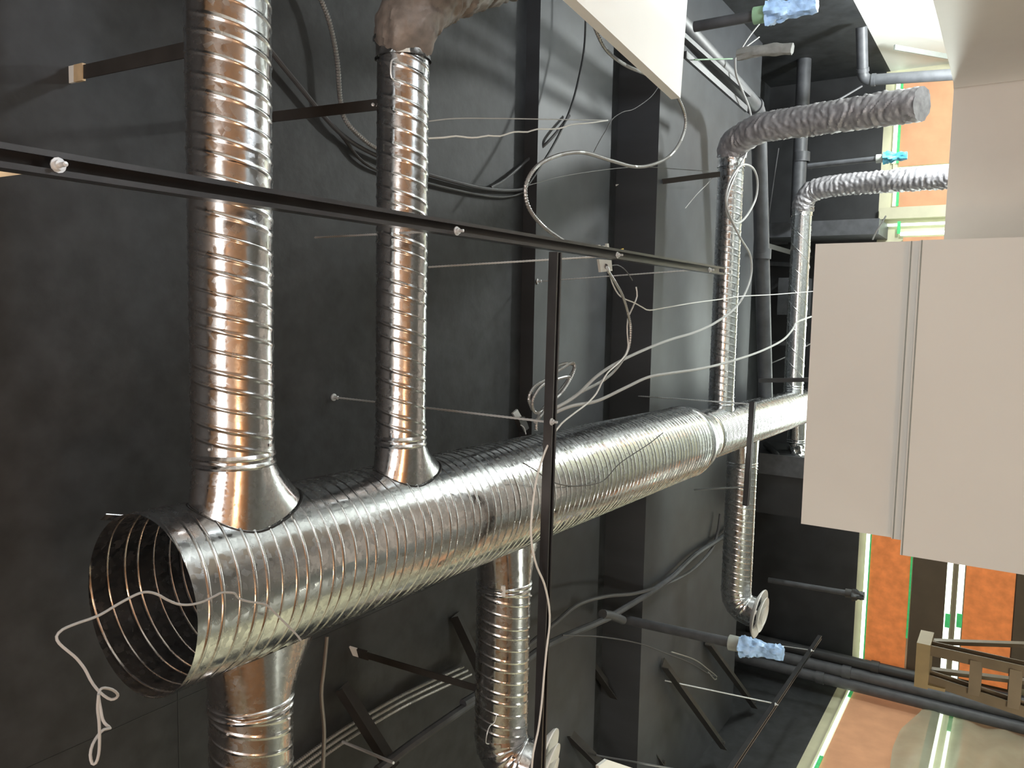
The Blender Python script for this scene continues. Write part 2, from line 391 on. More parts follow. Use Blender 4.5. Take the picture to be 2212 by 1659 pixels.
# booth wall with rounded corner
YQ = 5.2
p0 = pyy(2044, 515, YQ); p1 = pyy(2056, 182, YQ); p2 = pyy(2035, 80, YQ*.87); p3 = pyy(2010, 0, YQ*.80); p4 = pyy(1990, -80, YQ*.7)
zt_ = (p0.z+p1.z)/2
path = [(p0.x-.25, YQ), (p1.x-.12, YQ), (p1.x-.03, YQ-.03), (p1.x, YQ-.14)]
path += [(p1.x+.015, 4.6), (p1.x+.03, 4.0), (p1.x+.03, 2.6)]
vs = []; fs = []
sm = smoothpath([Vector((x, y, 0)) for x, y in path], .05)
th = .10
for q in sm:
    vs += [(q.x, q.y, -1.6), (q.x, q.y, zt_), (q.x+th*.8, q.y+th*.6, zt_), (q.x+th*.8, q.y+th*.6, -1.6)]
for i in range(len(sm)-1):
    for j in range(4): fs.append((i*4+j, i*4+(j+1) % 4, (i+1)*4+(j+1) % 4, (i+1)*4+j))
fs += [(0, 1, 2, 3), tuple(len(vs)-4+i for i in (3, 2, 1, 0))]
mk('booth_wall', (vs, fs), 'boothwall', label='low taupe booth wall with a rounded corner, right of the stepped partition', cat='booth wall', sharp=30)
# ledge on the white wall, its shadow put into the strip's grey
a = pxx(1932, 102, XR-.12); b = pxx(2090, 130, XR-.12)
mk('ledge_shadow_strip', bar(a, b, .05, .02), 'greyt', smooth=False, label='thin grey trim strip on the bright upper right wall', cat='shadow strip')
# bright soffit in the upper right
zS = 1.4
c1 = pz(1470, 212, zS); c2 = pz(1487, -30, zS); c0 = pz(1245, 0, zS)
dd = (c0-c1); cA = c1+dd*1.5; dx_ = (c2-c1); cB = c1+dx_*3.0; cC = cA+dx_*3.0
v = [c1, cB, cC, cA]; v2 = [p+Vector((0, 0, .045)) for p in v]
mk('hanging_panel', (v+v2, [(0, 1, 2, 3), (7, 6, 5, 4), (0, 1, 5, 4), (1, 2, 6, 5), (2, 3, 7, 6), (3, 0, 4, 7)]), 'soffit', smooth=False,
   label='bright white suspended panel with a sharp corner pointing at the armoured cable', cat='panel')

# ================================================================== ducts
HZ = 2.0
def axis(y): return Vector((-.8001-.0183*y, y, HZ))
RA = .254; RB = .19
md = T('spiral_duct', axis(1.25), 'large main spiral duct with an open end, running away to the partition', 'duct')
mk('duct_section', spiral(axis(1.25), axis(5.35), RA, .15, .02, 84, .0030, 1), 'galv', md)
A = axis(5.35); B = axis(5.85); dirn = (B-A).normalized()
mk('reducer', lathe(A, dirn, [(0, RA), (.03, RA+.003), (.035, RA+.007), (.04, RA+.003), (.07, RA)]+[(.07+.02*i, RA-(RA-RB)*(.5-.5*math.cos(math.pi*i/18))) for i in range(1, 18)]+[(.44, RB), (.46, RB+.006), (.47, RB), (.51, RB)], 72), 'galv_s', md)
mk('duct_section', spiral(axis(5.85), axis(9.55), RB, .11, .03, 64, .0024, 1), 'galv', md)
mk('end_cap', lathe(axis(9.55), dirn, [(0, RB), (.03, RB), (.035, RB*.95), (.036, 0.001)], 48), 'galv_s', md)
# burr and tag at the rim
rim = axis(1.25)
q0 = rim+Vector((math.sin(math.radians(60))*RA, 0, math.cos(math.radians(60))*RA))
mk('rim_tab', bar(q0+Vector((0, .03, 0)), q0+Vector((.012, -.018, .01)), .04, .003, Vector((.8, 0, .5))), 'galv_s', md, smooth=False)

def tap(name_parent, y, r, side, R, xend, flp=.125, flm=.015, zc=None):
    """conical boot from the main duct (side=+1 towards +X) to a round collar at xend"""
    zc = HZ if zc is None else zc; ax = axis(y); seg = 56; vs = []; rows = 10
    for i in range(rows+1):
        t = i/rows
        for j in range(seg):
            a = 2*math.pi*j/seg; cy = math.cos(a); sz = math.sin(a)
            k = (1-t)
            yy = r*cy+(flp if cy > 0 else flm)*k*cy*abs(cy)**.3
            zz = r*sz
            xs = ax.x+side*math.sqrt(max(R*R-(zc+zz-HZ)**2, 1e-4))*.995
            vs.append((xs*(1-t)+xend*t, y+yy, zc+zz))
    fs = [(i*seg+j, i*seg+(j+1) % seg, (i+1)*seg+(j+1) % seg, (i+1)*seg+j) for i in range(rows) for j in range(seg)]
    tp = mk('conical_tap', (vs, fs), 'galv_s', name_parent)
    d = Vector((side, 0, 0)); o = Vector((xend, y, zc))
    cl = mk('collar', lathe(o-d*.004, d, [(0, r), (.003, r+.004), (.008, r+.0065), (.013, r+.004), (.017, r+.001), (.024, r+.001), (.027, r+.004), (.032, r+.0055), (.037, r+.003), (.042, r)], 56), 'galv_s', name_parent)
    for a in (200, 290, 20):
        q = o+d*.06+Vector((0, math.cos(math.radians(a)), math.sin(math.radians(a))))*(r+.002)
        n_ = Vector((0, math.cos(math.radians(a)), math.sin(math.radians(a))))
        mk('screw', lathe(q, n_, [(0, .005), (.003, .005), (.006, .003), (.0065, .0002)], 8), 'zinc', cl)
    # dark seal line where the boot meets the main duct
    ring = []
    for j in range(seg+1):
        a = 2*math.pi*j/seg; cy = math.cos(a); sz = math.sin(a); zz = (r+.004)*sz
        yy = (r+.004)*cy+(flp if cy > 0 else flm)*cy*abs(cy)**.3
        ring.append(Vector((ax.x+side*math.sqrt(max(R*R-(zc+zz-HZ)**2, 1e-4)), y+yy, zc+zz)))
    mk('sealant_line', sweep(ring, .0035, 5), 'bpaint', tp)
def clampstrip(parent, c, d, r, name='foil_tape', w=.06):
    vf = lathe(c, d, [(i*w/6, r+.003+(.004 if i in (0, 6) else 0)) for i in range(7)], 60)
    vf = ([Vector(p)+Vector((0, 1, 1))*.004*noise.noise(Vector(p)*40) for p in vf[0]], vf[1])
    mk(name, vf, 'tapef', parent)
def flex(parent, pts, r, m, amp=.05, nz=.13, pitch=.035, seg=64):
    p = smoothpath(pts, .009)
    acc = [0]
    for i in range(1, len(p)): acc.append(acc[-1]+(p[i]-p[i-1]).length)
    mk('flexible_hose', sweep(p, lambda i: r*(1+amp*math.sin(acc[i]*2*math.pi/pitch)), seg, True, nz), m, parent)

def branch(y, r, side, R, xe, xend, label, pitch=.16, zc=HZ, k=1.0):
    y *= k; r *= k; xe *= k; xend *= k; zc = HZ*k
    t = T('branch_duct', (xe, y, zc), label, 'duct')
    tap(t, y, r, side, R, xe, zc=zc)
    mk('duct_section', spiral((xe, y, zc), (xend, y, zc), r, pitch, .03, 60, .0023, 1), 'galv', t)
    return t
b1 = branch(1.566, .1205, 1, RA, -.472, 2.75, 'branch duct with strong orange sheen rising from the main duct beside its open end', k=.972)
b2 = branch(2.343, .0960, 1, RA, -.515, .93, 'thinner branch duct with orange sheen ending in foil tape and a brown hose', k=.968)
b3 = branch(6.27, .0985, 1, RB, -.702, 1.17, 'narrow branch duct across the deep grey beam ending in a crumpled hose')
b4 = branch(8.69, .0985, 1, RB, -.745, 1.07, 'furthest smooth branch duct next to the partition corner', pitch=.6)
b5 = branch(1.622, .129, -1, RA, -1.232, -2.9, 'wide branch duct leaving the underside near the open end')
b6 = branch(3.10, .1285, -1, RA, -1.271, -2.02, 'branch duct ending in an elbow behind the long white cable')
b7 = branch(6.93, .131, -1, RB, -1.267, -2.43, 'far branch duct ending in an elbow with a white round diffuser')
b8 = branch(8.95, .0985, -1, RB, -1.32, -1.50, 'short far branch stub under the duct end, half hidden by the partition', pitch=.6)
# ends: hoses and foil
X = Vector((1, 0, 0))
clampstrip(b2, Vector((.925, 2.343, HZ))*.968, X, .0945, w=.076)
mk('hanging_wire_hook', tube([pz(857, 125, 1.82), pz(846, 131, 1.82), pz(844, 150, 1.82), pz(846, 168, 1.82), pz(855, 176, 1.82), pz(864, 180, 1.82), pz(862, 188, 1.82), pz(855, 186, 1.82)], .003, 6, .01), 'zinc', b2)
flex(b2, [Vector((.957, 2.268, 1.936)), pz(876, 60, 1.91), pz(892, 28, 1.90), pz(935, -6, 1.89), pz(1010, -36, 1.88), pz(1100, -62, 1.87), pz(1250, -100, 1.85)], .106, 'flexc', .012, .12, .05)
mk('clamp_band', lathe((.957, 2.268, 1.936), X, [(0, .102), (.003, .108), (.011, .108), (.014, .102)], 48), 'galv_s', b2)
clampstrip(b3, Vector((1.165, 6.27, HZ)), X, .099, w=.09)
g3 = [(1.24, 6.27, HZ), (1.33, 6.26, HZ-.01), pyy(1600, 300, 6.2), pyy(1645, 277, 6.1), pyy(1740, 262, 6.0), pyy(1860, 243, 5.85), pyy(1992, 224, 5.7)]
flex(b3, g3, .106, 'flexs', .018, .11, .05)
clampstrip(b4, Vector((1.06, 8.69, HZ)), X, .099, w=.07)
g4 = [(1.12, 8.69, HZ), pyy(1738, 435, 8.68), pyy(1755, 413, 8.66), pyy(1800, 402, 8.6), pyy(1900, 393, 8.5), pyy(2000, 386, 8.4), pyy(2120, 380, 8.3)]
flex(b4, g4, .104, 'flexs', .03, .11, .05)
# elbows and diffusers
def elbow(parent, c, r, d0, d1, Rb, name='elbow'):
    d0 = Vector(d0).normalized(); d1 = Vector(d1).normalized(); c = Vector(c); n = 5
    cen = c+(d1-d0*d0.dot(d1)).normalized()*Rb; u = (c-cen); w = d0*Rb
    pts = []
    ang = d0.angle(d1)
    for i in range(n*4+1):
        a = ang*i/(n*4); pts.append(cen+u*math.cos(a)+w*math.sin(a))
    pts = [c-d0*.02]+pts+[pts[-1]+d1*.05]
    mk(name, sweep(pts, lambda i: r*(1.03 if i % 5 == 1 else 1), 40, False), 'galv_s', parent)
    return pts[-1]
def diffuser(c, d, r, label):
    t = T('round_diffuser', c, label, 'diffuser', group='white round ceiling diffusers on duct elbows')
    mk('outer_ring', lathe(c, d, [(-.02, r*.66), (0, r*.66), (.018, r*.84), (.028, r*.97), (.030, r), (.024, r*1.005), (.012, r*.97), (-.004, r*.84), (-.02, r*.66)], 56), 'diff', t)
    mk('middle_cone', lathe(c, d, [(.012, r*.30), (.03, r*.52), (.055, r*.70), (.058, r*.72), (.052, r*.72), (.03, r*.56), (.012, r*.32)], 48), 'diff', t)
    mk('centre_disc', lathe(c, d, [(.035, .002), (.035, r*.2), (.07, r*.42), (.074, r*.44), (.066, r*.40), (.062, .002)], 40), 'diff', t)
    mk('hub', cyl(Vector(c)-Vector(d).normalized()*.02, Vector(c)+Vector(d).normalized()*.04, r*.09, 12), 'diff', t)
e7 = elbow(b7, (-2.44, 6.93, HZ), .131, (-1, 0, 0), (-.12, 0, -1), .15)
diffuser(e7+Vector((0, 0, -.01)), (-.12, 0, -1), .215, 'white round diffuser beside the blue wrapped pipe end')
e6 = elbow(b6, (-2.03, 3.10, HZ), .1285, (-1, 0, 0), (-.2, .25, -1), .14)
diffuser(e6+Vector((-.02, .02, -.02)), (-.2, .25, -1), .215, 'white round diffuser at the picture edge beside the black strut')
mk('hanging_wire_hook', tube([pz(1073, 1543, 1.87), pz(1068, 1560, 1.87), pz(1057, 1570, 1.86), pz(1051, 1590, 1.86), pz(1050, 1605, 1.87), pz(1056, 1607, 1.87)], .0022, 6, .01), 'zinc', b6)
mk('paper_tag', box(-1.30, -1.25, 2.985, 2.99, HZ-.08, HZ-.05), 'whitep', b6, smooth=False)
# taped clutter under the far duct end
mk('foil_tape', lathe((-1.50, 8.95, HZ), (-1, 0, 0), [(0, .10), (.04, .105), (.09, .10), (.13, .112), (.16, .09), (.17, .001)], 30), 'tapef', b8)
mk('bundled_foil', sweep(smoothpath([(-1.42, 8.8, 1.95), (-1.50, 8.7, 1.9), (-1.56, 8.75, 1.82), (-1.6, 8.6, 1.78)], .02), .07, 16, True, .5), 'tapef', label='crumpled bright foil duct bundle under the far end of main duct', cat='foil bundle')
mk('black_hose', tube([pyy(1655, 960, 8.9), pyy(1668, 972, 8.7), pyy(1678, 985, 8.6), pyy(1676, 1000, 8.6), pyy(1660, 1010, 8.6)], .035, 10), 'bpaint', label='short black hose loop in the dark recess below the far duct end', cat='hose')
x0, x1, y0, y1, z0, z1 = prect(1640, 1742, 1000, 1030, 8.4, .5)
xq = pyy(1690, 993, 8.3).x; zq1 = pyy(1740, 1050, 8.3).z
bk = T('bulkhead', (xq-1, 8.9, zq1), 'dark boxed bulkhead beyond the far duct end, its lit edge facing the duct', 'bulkhead')
mk('lit_edge_board', box(xq-.22, xq, 8.56, 8.58, zq1-.02, 2.75), 'pipe', bk, smooth=False, label='edge board painted paler grey for the lamplight on it')  # paler grey stands in for lamplight on the bulkhead edge
mk('casing', box(pyy(1690, 1128, 8.3).x, xq, 8.58, 9.4, zq1, ZC-.01), 'bpaint', bk, smooth=False)

# ================================================================== struts, rods, straps
CH = [(-.0205, .0205), (-.0205, -.0205), (.0205, -.0205), (.0205, .0205), (.010, .0205), (.010, .014), (.0175, .014), (.0175, -.0175), (-.0175, -.0175), (-.0175, .014), (-.010, .014), (-.010, .0205)]
def channel(a, b, up, s=1.0):
    return bar(a, b, 0, 0, up, [(x*s, y*s) for x, y in CH])
def fastener(parent, c, ax=(0, 0, -1), r=.010, name='bolt'):
    c = Vector(c); d = Vector(ax).normalized()
    mk(name, join(lathe(c, d, [(0, r*1.5), (.003, r*1.5), (.003, r), (.011, r), (.011, r*.5), (.028, r*.5), (.029, .0003)], 12)), 'zinc', parent)
ZT = 1.6
GS = 'black strut channels hung below the ceiling'
a = pz(-90, 324, ZT); b = pz(1560, 586, ZT)
t = T('strut_channel', b, 'long black channel running from the left picture edge across both orange sheen ducts', 'channel', GS)
mk('channel', channel(a, b, Vector((0, 0, -1)), 1.12), 'strut', t, smooth=False)
for p in ((125, 357), (986, 499), (1333, 551), (1532, 583)): fastener(t, pz(p[0], p[1], ZT-.022))
a2 = pz(1200, 545, ZT+.0); b2_ = pz(1163, 1720, ZT)
t = T('strut_channel', a2, 'black channel crossing in front of the main duct, long white cable beside it', 'channel', GS)
mk('channel', channel(a2, b2_, Vector((0, 0, -1)), .95), 'strut', t, smooth=False)
for p in ((1191, 911),): fastener(t, pz(p[0], p[1], ZT-.02))
a = pz(1626, 868, ZT); b = pz(1611, 1092, ZT)
t = T('strut_channel', a, 'short black channel crossing the bright far end of the main duct', 'channel', GS)
mk('channel', channel(a, b, Vector((0, 0, -1)), .95), 'strut', t, smooth=False)
a = pz(1771, 1376, ZT); b = pz(1560, 1690, ZT)
t = T('strut_channel', a, 'slanting black channel at the lower right beside the corner pipes', 'channel', GS)
mk('channel', channel(a, b, Vector((0, 0, -1)), .95), 'strut', t, smooth=False)
for p in ((1674, 1521), (1752, 1405)): fastener(t, pz(p[0], p[1], ZT-.02))
a = pz(1640, 821, 1.95); b = pz(1752, 824, 1.2)
mk('strut_channel', bar(pyy(1640, 822, 6.9), pyy(1760, 820, 6.9), .035, .035), 'strut', smooth=False, label='dark bar crossing the smooth far branch duct beside the partition', cat='channel', group=GS)
GR = 'threaded hanger rods'
def rod(p0, z0, p1, z1, label, r=.0048, anchor=True, m='zinc'):
    a = pz(*p0, z0); b = pz(*p1, z1)
    t = T('threaded_rod', a, label, 'rod', GR)
    pth = [a+(b-a)*(i/120) for i in range(121)]
    mk('rod', sweep(pth, lambda i: r*(1.12 if i % 2 else .9), 8), m, t)
    if anchor: mk('ceiling_anchor', lathe(a+Vector((0, 0, 0)), (b-a), [(0, .018), (.006, .018), (.008, .009), (.03, .009), (.032, r)], 14), 'zinc', t)
rod((720, 858), ZC, (1190, 912), ZT, 'hanger rod crossing behind the thinner sheen duct to the black cross channel')
rod((925, 577), 2.35, (1330, 552), ZT+.02, 'hanger rod between the thinner sheen duct and the open junction box', anchor=False)
rod((680, 513), 2.34, (986, 497), ZT+.02, 'hanger rod whose tip crosses the thinner sheen duct by the long channel', .004, False)
rod((1160, 608), 2.70, (1540, 580), ZT+.02, 'faint hanger rod ending at the far tip of the long channel', .0042)
rod((1330, 852), 2.76, (1622, 873), ZT+.02, 'hanger rod running to the short channel over the far duct', .0046, False)
rod((1436, 1470), 2.45, (1674, 1520), ZT+.02, 'hanger rod to the slanting lower channel, between diagonal braces', .006, False)
rod((1500, 1058), 2.3, (1613, 1052), ZT+.02, 'short hanger rod under the far main duct at the short channel', .006, False)
rod((1285, 1631), 2.6, (1460, 1662), ZT+.05, 'dark hanger rod at the bottom edge right of the edge diffuser', .006, False)
rod((740, 1602), ZC-.05, (850, 1648), 2.3, 'hanger rod at the bottom edge right of the wide lower branch duct', .007, False)
rod((1655, 1390), 2.1, (1755, 1405), ZT+.02, 'thin rod from the blue wrapped pipe tip to the slanting channel', .005, False)
GH = 'dark metal duct hanger straps'
def strap(p0, z0, p1, z1, label, w=.035, end=None, up=Vector((0, 1, .2))):
    a = pz(*p0, z0); b = pz(*p1, z1)
    t = T('hanger_strap', a, label, 'strap', GH)
    mk('strap', bar(a, b, w, .005, up), 'strap', t, smooth=False)
    if end:
        d = (b-a).normalized()
        mk('wood_block', bar(a+d*.01, a+d*.07, w*1.25, .012, up), end, t, smooth=False)
        mk('bare_end', bar(a-d*.04, a+d*.012, w*1.25, .008, up), 'whitep', t, smooth=False)
    else:
        mk('screw', lathe(b-(b-a).normalized()*.02+Vector((0, -.004, -.004)), (0, -1, -1), [(0, .007), (.004, .006), (.006, .001)], 8), 'zinc', t)
strap((160, 160), ZC-.03, (405, 107), 2.08, 'flat strap with white bare end and wood block beside the large sheen duct', .045, 'wood', Vector((.4, .5, 1)))
strap((500, 263), ZC-.05, (815, 226), 2.02, 'flat strap between the two orange sheen ducts', .040, None, Vector((.4, .5, 1)))
strap((1340, 404), ZC-.03, (1556, 376), 2.03, 'flat strap with a pale tip leading to the hose end of the beam duct', .042, 'whitep', Vector((.4, .5, 1)))
strap((770, 1409), ZC-.03, (1030, 1487), 2.1, 'dim brown strap behind the branch with the elbow', .05, 'strap', Vector((.4, .5, 1)))
strap((1760, 560), 2.2, (1640, 525), 2.3, 'pale metal strap between grey pipe and smooth far branch', .05, None, Vector((.4, .5, 1)))
# diagonal braces on the left side
GB = 'black diagonal braces between the ceiling and the left wall'
for (p0, z0, p1, z1, lab) in (((1283, 1433), 2.78, (1440, 1655), 2.42, 'diagonal black brace nearest the elbow branch'),
                              ((1439, 1433), 2.39, (1566, 1610), 2.2, 'middle diagonal black brace with a bolted foot'),
                              ((1532, 1385), 2.39, (1632, 1522), 2.25, 'furthest diagonal black brace under the blue wrapped pipe'),
                              ((990, 1326), 2.76, (1048, 1450), 2.6, 'dark brace stub left of the branch with the elbow'),
                              ((745, 1480), 2.76, (858, 1659), 2.5, 'dark brace at the bottom edge beside the armoured cables'),
                              ((1230, 1580), 2.7, (1330, 1680), 2.45, 'black brace at the bottom edge below the edge diffuser')):
    a = pz(*p0, z0); b = pz(*p1, z1); t = T('diagonal_brace', a, lab, 'brace', GB)
    mk('angle_bar', bar(a, b, 0, 0, Vector((0, 0, 1)), [(-.045, .035), (-.045, -.035), (-.038, -.035), (-.038, .028), (.045, .028), (.045, .035)]), 'strap', t, smooth=False)
    mk('bolt', lathe(b-(b-a).normalized()*.05+Vector((0, 0, -.0)), (0, 0, -1), [(-.02, .02), (.010, .02), (.014, .012), (.015, .001)], 12), 'strap', t)

# ================================================================== painted pipes
def pipe(name, pts, r, label, m='pipe', cat='pipe', group=None, joints=()):
    t = T(name, pts[0], label, cat, group)
    path = []
    P = [Vector(p) for p in pts]
    for i, p in enumerate(P):
        if 0 < i < len(P)-1:
            d0 = (P[i-1]-p).normalized(); d1 = (P[i+1]-p).normalized(); k = r*1.6
            for s in range(7):
                u = s/6; path.append((p+d0*k)*(1-u)**2+p*2*u*(1-u)+(p+d1*k)*u*u)
        else: path.append(p)
    mk('pipe', sweep(path, r, 20), m, t)
    for i, p in enumerate(P[1:-1]):
        for q in (P[i], P[i+2]):
            d = (q-p).normalized(); mk('coupling', lathe(p+d*r*1.5, d, [(0, r), (.001, r*1.15), (r*.7, r*1.15), (r*.7+.001, r)], 20), m, t)
    for (a, d) in joints:
        mk('coupling', lathe(a, d, [(0, r), (.001, r*1.18), (r*1.4, r*1.18), (r*1.4+.001, r)], 20), m, t)
    return t
pA = pz(1652, 880, 2.02); pB = pz(1638, 238, 2.02); 
pC = pB+Vector((-.0, -1.9, 0)); 
pC = pz(1478, 62, 2.02)
pipe('sprinkler_pipe', [pz(1654, 870, 2.02), pB, pC+(pC-pB)*.4], .066, 'long grey black pipe beyond the beam, turning back along the right side', joints=[(pz(1646, 560, 2.02), (1, 0, 0))])
pipe('sprinkler_pipe', [pyy(1738, 120, 9.3), pyy(1722, 470, 9.3)], .075, 'dark far pipe in line above the smooth far branch duct', joints=[(pyy(1731, 350, 9.3), (1, 0, 0))])
pipe('drain_pipe', [pyy(1861, 58, 8.3), pyy(1864, 174, 8.5), pyy(2075, 160, 8.5)], .052, 'grey black pipe leaving the right wall and dropping beside the white wall')
for k, (y0, y1, r, lab) in enumerate(((1395, 1420, .062, 'uppermost of the thick black vertical pipes in the far left corner'), (1420, 1445, .07, 'middle thick black vertical pipe in the far left corner'), (1445, 1470, .066, 'lowest of the thick black vertical pipes in the far left corner'))):
    yy = 9.75-.05*k; c = pyy(1800, (1416, 1441, 1466)[k]+4, yy)
    pipe('vertical_pipe', [(c.x, yy, ZC), (c.x, yy, -1.6)], r, lab, 'pipe' if k else 'bpaint', group='thick black vertical pipes in the far left corner', joints=[((c.x, yy, c.z-.5+.3*k), (0, 0, 1))])
# thin struts by the right side
GL = 'thin grey bars beside the pipe at the upper right'
mk('support_bar', bar(pz(1470, 72, 1.95), pz(1618, 205, 1.95), .03, .03), 'pipe', smooth=False, label='upper of two thin slanting grey bars by the white panel', cat='bar', group=GL)
mk('support_bar', bar(pz(1480, 118, 1.95), pz(1612, 236, 1.95), .045, .02), 'pipe', smooth=False, label='lower of two thin slanting grey bars by the white panel', cat='bar', group=GL)
# fluorescent-like covered fitting with wires
t = T('wrapped_fitting', pyy(1595, 122, 5.4), 'long grey cloth wrapped fitting hanging by white cables at the upper right', 'fitting')
mk('cover', sweep(smoothpath([pyy(1593, 119, 5.4), pyy(1640, 110, 5.4), pyy(1690, 106, 5.4), pyy(1712, 106, 5.4)], .02), lambda i: .035, 18, True, .25), 'dustbag', t)
# wrapped sprinkler drops
def drop(p0, p1, y, r, label, m1, m2, cov, tip=None, z0=None):
    """pipe from p0 to p1 (photo points at depth y) with tape collar and plastic wrapped end"""
    a = pyy(*p0, y if z0 is None else z0); b = pyy(*p1, y); d = (b-a).normalized(); L_ = cov
    t = T('wrapped_pipe_end', a, label, 'pipe', 'pipe ends wrapped in plastic film')
    mk('pipe', cyl(a, b, r, 16), 'pipe', t)
    mk('tape_collar', lathe(b, d, [(-.01, r), (-.008, r*1.55), (r*2.2, r*1.5), (r*2.3, r)], 20), m1, t)
    c = b+d*r*2.0; e = c+d*L_
    pts = smoothpath([c, c+d*L_*.25, c+d*L_*.5, c+d*L_*.75, e], .012)
    n = len(pts)
    mk('plastic_film', sweep(pts, lambda i: r*((2.0-.9*(i/n))+(.5*math.sin(9*i/n) if i/n > .3 else 0)*.35), 22, True, .38), m2, t)
    return t
drop((1500, 58), (1632, 34), 4.6, .030, 'pipe end wrapped in blue film with pale green tape, upper right', 'greenc', 'bluep', .27)
drop((1745, 359), (1895, 343), 8.2, .026, 'far pipe end wrapped in teal film before the small orange sheet', 'greyt', 'tealp', .20)
drop((1315, 1331), (1578, 1388), 5.6, .036, 'pipe end wrapped in light blue film beside the white diffuser', 'greyt', 'bluep', .30)
drop((1660, 1253), (1828, 1281), 8.9, .030, 'dark wrapped pipe end in front of the upper orange sheet', 'strap', 'bpaint', .12)

# ================================================================== conduits and cables along the ceiling
def cable(name, pts, r, m, label, cat='cable', group=None, arm=False, step=.03, seg=8):
    vf = armour(pts, r) if arm else tube(pts, r, seg, step)
    return mk(name, vf, m, label=label, cat=cat, group=group)
def zs(pl, z): return [pz(x, y, z if not isinstance(z, (list, tuple)) else z[i]) for i, (x, y) in enumerate(pl)]
def zl_(pl, z0, z1):
    n = len(pl)-1; return [pz(x, y, z0+(z1-z0)*i/n) for i, (x, y) in enumerate(pl)]
CZ = ZC-.03
def zu(pl, gap=.03):
    q = [under(x, y, gap) for x, y in pl]
    out = [q[0]]
    for a, b in zip(q, q[1:]):
        out.append(b)
    return out
GC = 'dark painted conduits under the ceiling'
cable('conduit', zu([(545, 60), (640, 178), (740, 292), (838, 347), (930, 378), (1040, 406), (1110, 411), (1135, 407)], .03), .011, 'bxd', 'dark curving conduit looping from large sheen duct past the thinner one', 'conduit', GC)
cable('conduit', zu([(735, 290), (800, 360), (930, 398), (1040, 422), (1100, 425), (1140, 412)], .02), .008, 'strap', 'second thinner dark conduit beneath the curving one', 'conduit', GC)
cable('dark_cable', zs([(1135, 408), (1162, 368), (1200, 305), (1232, 235), (1252, 160), (1263, 90), (1266, -20)], 2.55), .007, 'bpaint', 'thin black cable rising from the curving conduit to the top edge', 'cable')
cable('armoured_cable', zu([(690, -10), (712, 50), (728, 130), (735, 215), (748, 262), (790, 305), (830, 330)], .06), .011, 'bx', 'grey armoured cable falling from the top edge to the thinner duct', 'cable', None, True)
cable('conduit', zu([(1060, 405), (1090, 388), (1140, 345), (1190, 300), (1230, 250)], .03), .010, 'bxd', 'short dark branch conduit under the cable loop', 'conduit', GC)
# lower left conduits
cable('conduit', zs([(1000, 1520), (1080, 1470), (1180, 1395), (1290, 1345), (1330, 1325), (1440, 1255), (1500, 1200), (1560, 1160), (1580, 1140)], 2.40), .024, 'pipe', 'thick grey conduit from the far elbow duct towards the elbow branch', 'conduit', GC)
cable('conduit', zs([(1140, 1395), (1200, 1345), (1250, 1305), (1310, 1288), (1370, 1282), (1430, 1265), (1490, 1235), (1535, 1190), (1550, 1150), (1556, 1110)], 2.40), .014, 'bxd', 'thin grey conduit arching above the thick one', 'conduit', GC)
cable('conduit', zs([(815, 1665), (900, 1600), (1030, 1510), (1120, 1450)], 2.40), .024, 'pipe', 'grey conduit at the bottom edge behind elbow branch', 'conduit', GC)
mk('conduit_coupling', tube(zs([(1302, 1326), (1328, 1332), (1345, 1340)], 2.40), .033, 12), 'pipe', label='round coupling where the blue tipped pipe meets thick conduit', cat='coupling')
for k, (dx, lab) in enumerate(((0, 'upper'), (9, 'middle'), (18, 'lower'))):
    cable('armoured_cable', zu([(630+dx, 1655+dx*.9), (720+dx, 1590+dx*.9), (800+dx, 1540+dx*.9), (880+dx, 1496+dx*.9), (1000+dx, 1440+dx*.9)], .045), .009, 'bx', lab+' of three armoured cables strapped together at the bottom left', 'cable', 'three parallel armoured cables at the bottom left', True)
cable('grey_cable', zs([(706, 1375), (700, 1440), (694, 1500), (700, 1580), (697, 1670)], 2.2), .008, 'bx', 'thin grey cable dropping beside the wide lower branch duct', 'cable')
cable('dark_wire', zs([(1215, 1372), (1300, 1376), (1380, 1390), (1440, 1412), (1490, 1432), (1530, 1455), (1550, 1462)], 2.36), .005, 'bxd', 'thin dark cable sagging between the lower braces', 'cable')
cable('dark_wire', zs([(1450, 1408), (1500, 1425), (1532, 1448), (1548, 1462), (1544, 1468), (1530, 1452)], 2.36), .006, 'bx', 'looped grey cable end near the middle diagonal brace', 'cable')

# ================================================================== loose cables in the middle
cable('armoured_cable', zl_([(1262, -15), (1272, 20), (1285, 60), (1310, 108), (1350, 140), (1400, 162), (1440, 183), (1468, 218), (1481, 262), (1470, 305), (1445, 338), (1408, 356), (1370, 360), (1320, 347), (1262, 330), (1212, 334), (1165, 355), (1140, 388), (1135, 420), (1146, 456), (1177, 492), (1222, 524)], 1.62, 1.66), .0078, 'bx', 'looping grey armoured cable hanging from the white panel to the long channel', 'cable', None, True)
cable('white_wire', zs([(925, 299), (960, 297), (985, 294), (1010, 297), (1030, 297), (1055, 293), (1080, 294), (1110, 285), (1140, 285), (1160, 279), (1205, 278), (1235, 269), (1270, 266), (1313, 260)], 1.9), .0035, 'wirew', 'wavy thin white wire reaching from the thinner sheen duct', 'wire', None)
cable('thin_wire', zs([(925, 262), (985, 256), (1080, 256), (1200, 258), (1313, 260)], 1.9), .0025, 'wireg', 'straight thin grey wire above the wavy one', 'wire')
cable('dark_wire', zs([(1424, 185), (1405, 210), (1370, 235), (1345, 242), (1322, 258), (1310, 280), (1295, 305), (1283, 328)], 1.9), .0025, 'bxd', 'kinked dark wire linking the thin wires to the cable loop', 'wire')
cable('thin_wire', zs([(1135, 402), (1220, 380), (1330, 364), (1400, 361), (1472, 366), (1556, 372)], 2.2), .0025, 'wired', 'faint thin wire running from curved conduit to the beam duct strap', 'wire')
